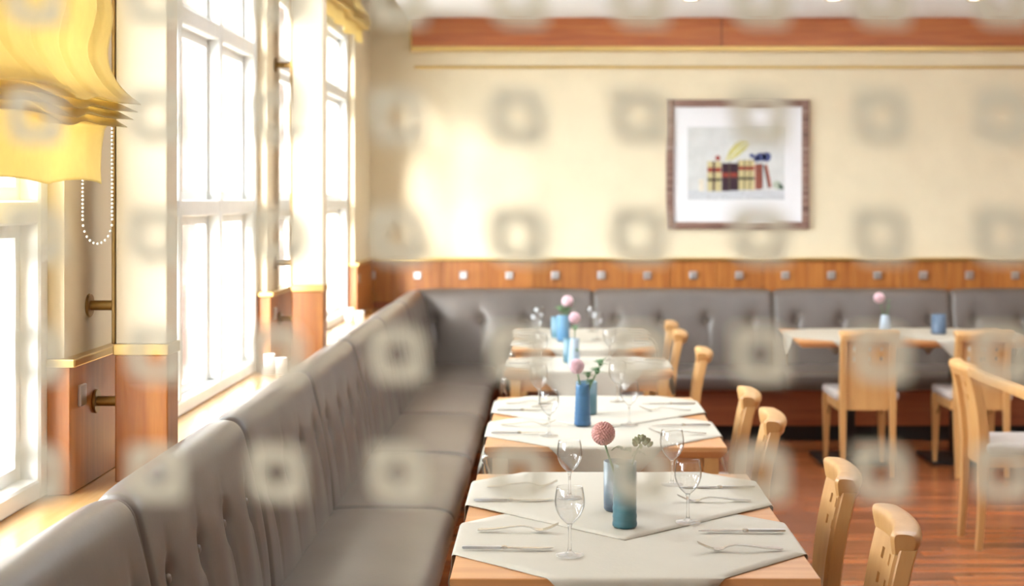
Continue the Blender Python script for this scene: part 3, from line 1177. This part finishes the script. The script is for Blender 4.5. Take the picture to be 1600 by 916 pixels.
# teal-vase table
vase(0.184, 3.63, 0.0305, 0.0265, 0.156, teal_glaze, 'teal ribbed cylinder vase with a pink bloom, in front of a slate-blue candle glass')
tumbler(0.182, 3.83, 0.043, 0.127, slate_glaze, 'slate-blue candle glass half hidden behind the teal vase')
flower(0.178, 3.63, ZI + 0.02, (0.131, 3.63, 0.988), 0.030, pink_petal, 'dusky pink pompon flower leaning out of the teal vase', -0.004)
sp = thing('berry_sprig', 'grey-green sprig of plump buds and a curled leaf in the teal vase', 'sprig', (0.19, 3.63, ZI + 0.02))
MB().tube(smooth_path([(0, 0, 0), (0.004, 0, 0.09), (0.02, 0.0, 0.16), (0.035, 0, 0.185)], 12), 0.0022, 8).build('stem', leaf_m, sp, 'all')
for k in range(17):
    a = k * 2.4
    t_ = k / 17
    rr = 0.026 * math.sqrt(t_)
    d = Vector((math.cos(a) * rr, math.sin(a) * rr * 0.8, 0.016 - 0.022 * t_))
    bb = MB().ball((0, 0, 0), 0.0062, 2, (0.8, 0.8, 1.35)).build('bud', berry_m, sp, 'all')
    bb.location = Vector((0.036, 0, 0.186)) + d
    bb.rotation_euler = (-math.sin(a) * 0.6, math.cos(a) * 0.6, 0)


def leafmesh(L, wd, curl):
    def f(u, v):
        s = (v - 0.5) * 2
        w = wd * math.sin(PI * min(1, u * 0.92 + 0.05)) ** 0.8
        return Vector((u * L, s * w, curl * math.sin(u * PI) - 0.25 * L * u * u - abs(s) * w * 0.3 + 0.002 * math.sin(u * 26) * abs(s)))
    return MB().grid(f, 14, 6)


for (lx, lz, rz, L) in ((-0.018, 0.168, 2.7, 0.036), (0.0, 0.155, 0.4, 0.04), (-0.004, 0.165, 1.9, 0.03)):
    lo = leafmesh(L, L * 0.27, L * 0.3).build('leaf', leaf_m, sp, 'all')
    lo.location = (lx + 0.012, 0, lz)
    lo.rotation_euler = (0, -0.2, rz)
    md = lo.modifiers.new('thick', 'SOLIDIFY')
    md.thickness = 0.001

# deep-blue-vase table
vase(0.115, 5.25, 0.0305, 0.0235, 0.148, blue_glaze, 'deep blue ribbed vase tapering upward, pale pink bloom in it')
tumbler(0.136, 5.53, 0.040, 0.122, aqua_glaze, 'aqua candle glass standing behind the deep blue vase')
flower(0.113, 5.25, ZI + 0.02, (0.094, 5.25, 0.968), 0.0275, pale_petal, 'pale pink pompon flower upright in the deep blue vase', 0.006)
thistle(0.118, 5.25, ZI + 0.02, [(0.018, 0.0, 0.162, 0.030), (0.050, 0.01, 0.175, 0.034), (0.062, 0.0, 0.205, 0.034), (0.026, 0.01, 0.135, 0.026)], 'green thistle sprig spreading sideways from the deep blue vase')
# small table
vase(0.115, 7.10, 0.031, 0.018, 0.135, pale_glaze, 'pale blue bottle-shaped vase on the small single-cloth table')
tumbler(0.103, 7.27, 0.040, 0.118, aqua_glaze, 'aqua candle glass behind the pale blue vase on the small table')
flower(0.115, 7.10, ZI + 0.02, (0.118, 7.10, 0.990), 0.029, pale_petal, 'pale pink pompon flower in the pale blue vase', 0.003)
thistle(0.117, 7.10, ZI + 0.02, [(0.003, 0.0, 0.165, 0.032), (0.012, -0.02, 0.06, 0.02)], 'green thistle sprig below the bloom in the pale blue vase')
# table by the bench corner
vase(0.073, 8.35, 0.0355, 0.034, 0.146, sky_glaze, 'sky blue cylinder vase on the table by the bench corner')
tumbler(0.045, 8.56, 0.042, 0.122, aqua_glaze, 'aqua candle glass behind the sky blue vase')
flower(0.075, 8.35, ZI + 0.02, (0.099, 8.35, 0.983), 0.034, pale_petal, 'pale pink pompon flower in the sky blue vase', 0.0)
thistle(0.075, 8.35, ZI + 0.02, [(-0.02, 0, 0.165, 0.04), (0.025, 0.0, 0.17, 0.045), (0.045, 0.0, 0.20, 0.035), (0.0, 0.01, 0.15, 0.035)], 'light green thistle sprig in the sky blue vase')
# pedestal table
vase(1.99, 8.72, 0.036, 0.022, 0.118, pale_glaze, 'lilac-blue tapered vase with one pink bloom on the pedestal table', True)
flower(1.99, 8.72, ZI + 0.02, (1.955, 8.72, 0.978), 0.033, pale_petal, 'pale pink pompon flower in the lilac-blue vase on the pedestal table', 0.0)
thistle(1.992, 8.72, ZI + 0.02, [(0.02, 0, 0.15, 0.02), (0.022, 0.0, 0.185, 0.016)], 'thin green sprig in the lilac-blue vase')
tumbler(2.33, 8.80, 0.045, 0.117, grey_blue, 'grey-blue candle glass on the pedestal table')

# candle jars on the window ledge
for k, (x, y, h, lab) in enumerate(((-1.205, 6.27, 0.085, 'taller white candle jar on the ledge beside the sunlit pillar'), (-1.145, 6.25, 0.07, 'shorter white candle jar on the ledge beside the sunlit pillar'),
                                    (-1.215, 8.86, 0.085, 'taller white candle jar on the ledge by the back wall'), (-1.15, 8.84, 0.07, 'shorter white candle jar on the ledge by the back wall'))):
    j = thing('candle_jar', lab, 'candle', (x, y, ZS), 0, 'white candle jars on the window ledge')
    MB().lathe([(0, 0), (0.024, 0), (0.027, 0.004), (0.027, h), (0.0245, h), (0.0245, h - 0.012), (0, h - 0.012)], 24).build('jar', white_jar, j, True)
    MB().tube([(0, 0, h - 0.014), (0.001, 0, h - 0.004)], 0.0012, 6).build('wick', black_kick, j)


# ================================================================== CHAIRS
def make_chair():
    t = thing('dining_chair', '', 'chair')
    hw = 0.157      # half width over the posts

    def yb(z):      # back curve in side view
        if z < 0.42:
            return -0.195 - 0.02 * max(0, (0.42 - z) / 0.42) ** 2
        u = (z - 0.42) / 0.40
        return -0.195 - 0.058 * u * u

    def arc(x):     # back curve in plan, hollow towards the sitter
        return -0.022 * (1 - (x / hw) ** 2)
    zs = [0.0, 0.12, 0.25, 0.38, 0.46, 0.54, 0.62, 0.70, 0.75, 0.785]
    for sx in (-1, 1):
        rings = []
        for z in zs:
            k = 0.013 + 0.006 * min(1, z / 0.4)
            dp = 0.014 + 0.006 * min(1, z / 0.4)
            x = sx * (hw - 0.017)
            yy = yb(z)
            c = 0.004
            rings.append([(x - k + c, yy - dp, z), (x + k - c, yy - dp, z), (x + k, yy - dp + c, z), (x + k, yy + dp - c, z), (x + k - c, yy + dp, z), (x - k + c, yy + dp, z), (x - k, yy + dp - c, z), (x - k, yy - dp + c, z)])
        MB().loft(rings).build('rear_leg', chair_wood, t, True)
    # back panel with six square holes
    holes_x = (-0.084, -0.010, 0.064)
    us = sorted(set([-hw + 0.002 + k * (2 * hw - 0.004) / 22 for k in range(23)] + [h for h in holes_x] + [h + 0.020 for h in holes_x]))
    us = [u for i, u in enumerate(us) if not any(abs(u - e) < 0.006 and abs(u - e) > 1e-9 for h in holes_x for e in (h, h + 0.020))]
    rows_z = (0.652, 0.712)
    vz = sorted(set([0.375 + k * 0.0173 for k in range(24)] + [h for h in rows_z] + [h + 0.026 for h in rows_z]))
    vz = [v for v in vz if not any(abs(v - e) < 0.006 and abs(v - e) > 1e-9 for h in rows_z for e in (h, h + 0.026))]
    b = MB()
    vs = [[b.bm.verts.new((u, yb(z) + arc(u) + 0.0215, z)) for z in vz] for u in us]
    for i in range(len(us) - 1):
        for j in range(len(vz) - 1):
            cu, cv = (us[i] + us[i + 1]) / 2, (vz[j] + vz[j + 1]) / 2
            if any(h < cu < h + 0.020 for h in holes_x) and any(h < cv < h + 0.026 for h in rows_z):
                continue
            b.bm.faces.new((vs[i][j], vs[i + 1][j], vs[i + 1][j + 1], vs[i][j + 1]))
    o = b.build('back_panel', chair_wood, t, 'all')
    md = o.modifiers.new('thick', 'SOLIDIFY')
    md.thickness = 0.012
    md.offset = 0
    md = o.modifiers.new('edges', 'EDGE_SPLIT')
    md.split_angle = R(40)
    # head rail: curved, flaring towards the back at the top
    rings = []
    n = 32
    for k in range(n + 1):
        x = (k / n * 2 - 1) * (hw + 0.006)
        e = min(1.0, (1 - abs(k / n * 2 - 1)) / 0.10)
        s = 0.70 + 0.30 * math.sqrt(max(0, 1 - (1 - e) ** 2))
        y = yb(0.775) + arc(x)
        zc = 0.797
        pr = [(0.031, -0.024), (0.035, 0.000), (0.036, 0.020), (0.026, 0.030), (-0.010, 0.029), (-0.026, 0.021), (-0.031, 0.005), (-0.025, -0.012), (-0.020, -0.026), (0.004, -0.030)]
        pr = [tuple(q) for q in smooth_path(pr + pr[:1], 30)[:-1]]
        rings.append([(x * (1 + 0.05 * (z - 0.01) / 0.03), y + 0.002 + d * s, zc + z * (0.88 + 0.12 * e)) for d, z in pr])
    MB().loft(rings).build('head_rail', chair_wood, t, True)
    # seat
    b = MB()
    b.box(-0.185, 0.185, -0.185, 0.205, 0.425, 0.478, 0.02, 4)
    for v in b.bm.verts:
        if v.co.z > 0.46:
            v.co.z += 0.008 * (1 - (v.co.x / 0.185) ** 2) * (1 - (v.co.y / 0.2) ** 2)
    b.build('seat', seat_fabric, t, 'all')
    f = MB()
    f.box(-0.165, 0.165, 0.165, 0.183, 0.375, 0.425)
    f.box(-0.130, 0.130, -0.180, -0.165, 0.385, 0.425)
    f.box(-0.168, -0.152, -0.18, 0.17, 0.375, 0.425).box(0.152, 0.168, -0.18, 0.17, 0.375, 0.425)
    f.build('seat_frame', chair_wood, t)
    for sx in (-1, 1):
        rings = []
        for z, k in ((0.0, 0.011), (0.05, 0.012), (0.25, 0.018), (0.38, 0.023), (0.426, 0.023)):
            x = sx * (0.160 + 0.006 * (1 - z / 0.42))
            y = 0.172 + 0.012 * (1 - z / 0.42)
            rings.append([(x - k, y - k, z), (x + k, y - k, z), (x + k, y + k, z), (x - k, y + k, z)])
        MB().loft(rings).build('front_leg', chair_wood, t)
        br = MB().tube([(sx * 0.157, 0.155, 0.31), (sx * 0.155, 0.06, 0.40)], 0.006, 8).build('brace', steel, t, 'all')
        br['label'] = 'steel corner brace'
    return t


c0 = make_chair()
CH = [
    (0.568, 3.44, PI / 2, 'light wooden chair at the teal-vase table, the one nearer the glass screen'),
    (0.568, 4.08, PI / 2, 'light wooden chair at the teal-vase table, the one nearer the back wall'),
    (0.525, 5.09, PI / 2, 'light wooden chair at the deep-blue-vase table, nearer the glass screen'),
    (0.525, 5.69, PI / 2, 'light wooden chair at the deep-blue-vase table, nearer the back wall'),
    (0.510, 7.24, PI / 2, 'light wooden chair alone at the small single-cloth table'),
    (0.480, 8.22, PI / 2, 'light wooden chair at the sky-blue-vase table, nearer the glass screen'),
    (0.480, 8.82, PI / 2, 'light wooden chair at the sky-blue-vase table, nearer the back wall'),
    (1.787, 8.46, 0, 'wooden chair seen from behind at the pedestal table, below the lilac-blue vase'),
    (2.430, 8.46, 0, 'wooden chair seen from behind at the pedestal table, beside the grey-blue candle glass'),
]
for k, (x, y, rz, lab) in enumerate(CH):
    if k == 0:
        c0.location = (x, y, 0)
        c0.rotation_euler = (0, 0, rz - R(5))
        tag(c0, lab, 'chair', 'wooden dining chairs')
    else:
        again(c0, lab, (x, y, 0), rz - (R(5) if rz else 0), 'wooden dining chairs')
hc = again(c0, 'wooden chair with a long top rail running to the edge of the photo', (2.125, 6.68, 0), -PI / 2, 'wooden dining chairs')
# long rail of that chair, carried by a post further along
rr = MB()
rr.box(0.158, 1.20, -0.272, -0.224, 0.778, 0.822, 0.008, 2)
o = rr.build('long_rail', chair_wood, hc, True)
MB().box(1.14, 1.175, -0.268, -0.232, 0.0, 0.778, 0.004, 1).build('rail_post', chair_wood, hc)

# ================================================================== FRAMED PICTURE
PX, PZ = 1.281, 1.802
pw, ph = 0.978, 0.886
pic = thing('framed_picture', 'framed still life print of old books, a quill and blue flowers on the back wall', 'picture', (PX, YB - 0.001, PZ))
fw = 0.05
f = MB()
for sx in (-1, 1):
    x0, x1 = sorted((sx * pw / 2, sx * (pw / 2 - fw)))
    f.box(x0, x1, -0.034, 0, -ph / 2, ph / 2, 0.006, 2)
for sz in (-1, 1):
    z0, z1 = sorted((sz * ph / 2, sz * (ph / 2 - fw)))
    f.box(-pw / 2 + fw, pw / 2 - fw, -0.032, 0, z0, z1, 0.006, 2)
f.build('picture_frame', frame_pic, pic)
MB().box(-pw / 2 + fw - 0.004, pw / 2 - fw + 0.004, -0.014, -0.002, -ph / 2 + fw - 0.004, ph / 2 - fw + 0.004).build('mat_board', stone_m, pic)
K = 0.004365
ax = lambda px: (px - 1153.5) * K
az = lambda py: (257 - py) * K
pr = MB().box(ax(1075), ax(1227), -0.0150, -0.0139, az(313), az(198)).build('print', print_bg, pic)


def ink(name, col, polys, depth=0.0154):
    mt = MATS.get('ink_' + name) or plain('ink_' + name, col, 0.85, vary=0.2, scale=60)
    for poly in polys:
        b = bmesh.new()
        fc = b.faces.new([b.verts.new((ax(q[0]), -depth, az(q[1]))) for q in poly])
        fc.normal_update()
        if fc.normal.y > 0:
            fc.normal_flip()
        me = bpy.data.meshes.new(name)
        b.to_mesh(me)
        b.free()
        me.materials.append(mt)
        o = bpy.data.objects.new(name, me)
        C.objects.link(o)
        o.parent = pr


def q4(x0, y0, x1, y1):
    return [(x0, y0), (x1, y0), (x1, y1), (x0, y1)]


def disc(cx, cy, rx, ry, n=16):
    return [(cx + rx * math.cos(2 * PI * k / n), cy + ry * math.sin(2 * PI * k / n)) for k in range(n)]


ink('painted_shelf', (0.55, 0.57, 0.60), [q4(1075, 298, 1227, 312)], 0.0152)
ink('painted_cream_book', (0.56, 0.48, 0.25), [q4(1106, 252, 1114.5, 299), q4(1118, 252, 1128, 299), q4(1155, 250, 1164, 297), q4(1164.6, 250, 1172, 297), q4(1172.6, 250, 1180, 297)])
ink('painted_dark_book', (0.045, 0.02, 0.03), [q4(1114.5, 252, 1118, 299), q4(1128.6, 255, 1140, 299), q4(1141, 255, 1154, 298)])
ink('painted_red_band', (0.30, 0.05, 0.03), [q4(1106, 262, 1114.5, 269), q4(1118, 262, 1128, 269), q4(1155, 260, 1180, 266), q4(1129, 270, 1140, 277), q4(1141.5, 270, 1153, 277)], 0.0157)
ink('painted_dark_band', (0.03, 0.03, 0.02), [q4(1106, 279, 1114.5, 283), q4(1118, 279, 1128, 283), q4(1155, 277, 1180, 281)], 0.0157)
ink('painted_slim_book', (0.34, 0.09, 0.05), [q4(1181, 256, 1185, 296), q4(1187, 256, 1191, 296), [(1196, 258), (1200, 257), (1207, 293), (1203, 294)]])
ink('painted_book_gap', (0.10, 0.08, 0.05), [q4(1163.4, 250, 1165.2, 297), q4(1171.6, 250, 1173.2, 297), q4(1139.6, 253, 1141.4, 298), q4(1153.4, 252, 1155.4, 298)], 0.0159)
ink('painted_slim_shadow', (0.06, 0.05, 0.06), [q4(1185, 256, 1187, 297), q4(1191, 256, 1193, 295), [(1194, 258), (1196, 258), (1203, 294), (1201, 294)]])
ink('painted_quill', (0.56, 0.52, 0.20), [[(1134, 252), (1140, 236), (1150, 224), (1160, 218), (1170, 218), (1172, 224), (1166, 234), (1154, 244), (1144, 250)]])
ink('painted_quill_vein', (0.70, 0.70, 0.55), [[(1134, 253), (1150, 236), (1168, 220), (1169, 221), (1151, 238), (1136, 253)]], 0.0157)
ink('painted_blue_flowers', (0.07, 0.09, 0.24), [disc(1190, 245, 9, 7), disc(1199, 245, 7, 8), disc(1183, 248, 5, 5), disc(1176, 243, 4, 3.5)])
ink('painted_red_apple', (0.30, 0.05, 0.04), [disc(1122.5, 247, 4, 4.2)])
ink('painted_white_flower', (0.42, 0.47, 0.38), [disc(1215, 289, 6.5, 6.5)])
ink('painted_flower_leaf', (0.05, 0.09, 0.06), [[(1218, 285), (1225, 291), (1226, 296), (1218, 296)]], 0.0156)
ink('painted_dice', (0.72, 0.66, 0.55), [q4(1093, 280, 1101, 299)])

# ================================================================== DOWNLIGHTS
DL = None
labs = ['round ceiling downlight above the corner tables, leftmost of three in the photo',
        'round ceiling downlight above the framed picture, middle of three',
        'round ceiling downlight above the pedestal table, rightmost of three']
for k, (x, y) in enumerate([(0.865, 9.02), (1.742, 9.02), (2.615, 9.02)]):
    lab = labs[k]
    if DL is None:
        DL = thing('ceiling_downlight', lab, 'lamp', (x, y, ZC), 0, 'ceiling downlights')
        MB().lathe([(0.036, 0), (0.055, 0), (0.055, -0.004), (0.048, -0.008), (0.036, -0.006)], 28).build('trim_ring', steel, DL, 'all')
        MB().lathe([(0, -0.004), (0.036, -0.004), (0.036, -0.001), (0, -0.001)], 24).build('lamp_face', lamp_on, DL)
    else:
        again(DL, lab, (x, y, ZC), 0, 'ceiling downlights')
for x, y in ((0.865, 9.02), (1.742, 9.02), (2.615, 9.02)):
    d = bpy.data.lights.new('downlight_beam', 'SPOT')
    d.energy = 10
    d.color = (1, 0.82, 0.6)
    d.spot_size = R(95)
    d.spot_blend = 0.8
    d.shadow_soft_size = 0.03
    o = bpy.data.objects.new('downlight_beam', d)
    C.objects.link(o)
    o.location = (x, y, ZC - 0.02)
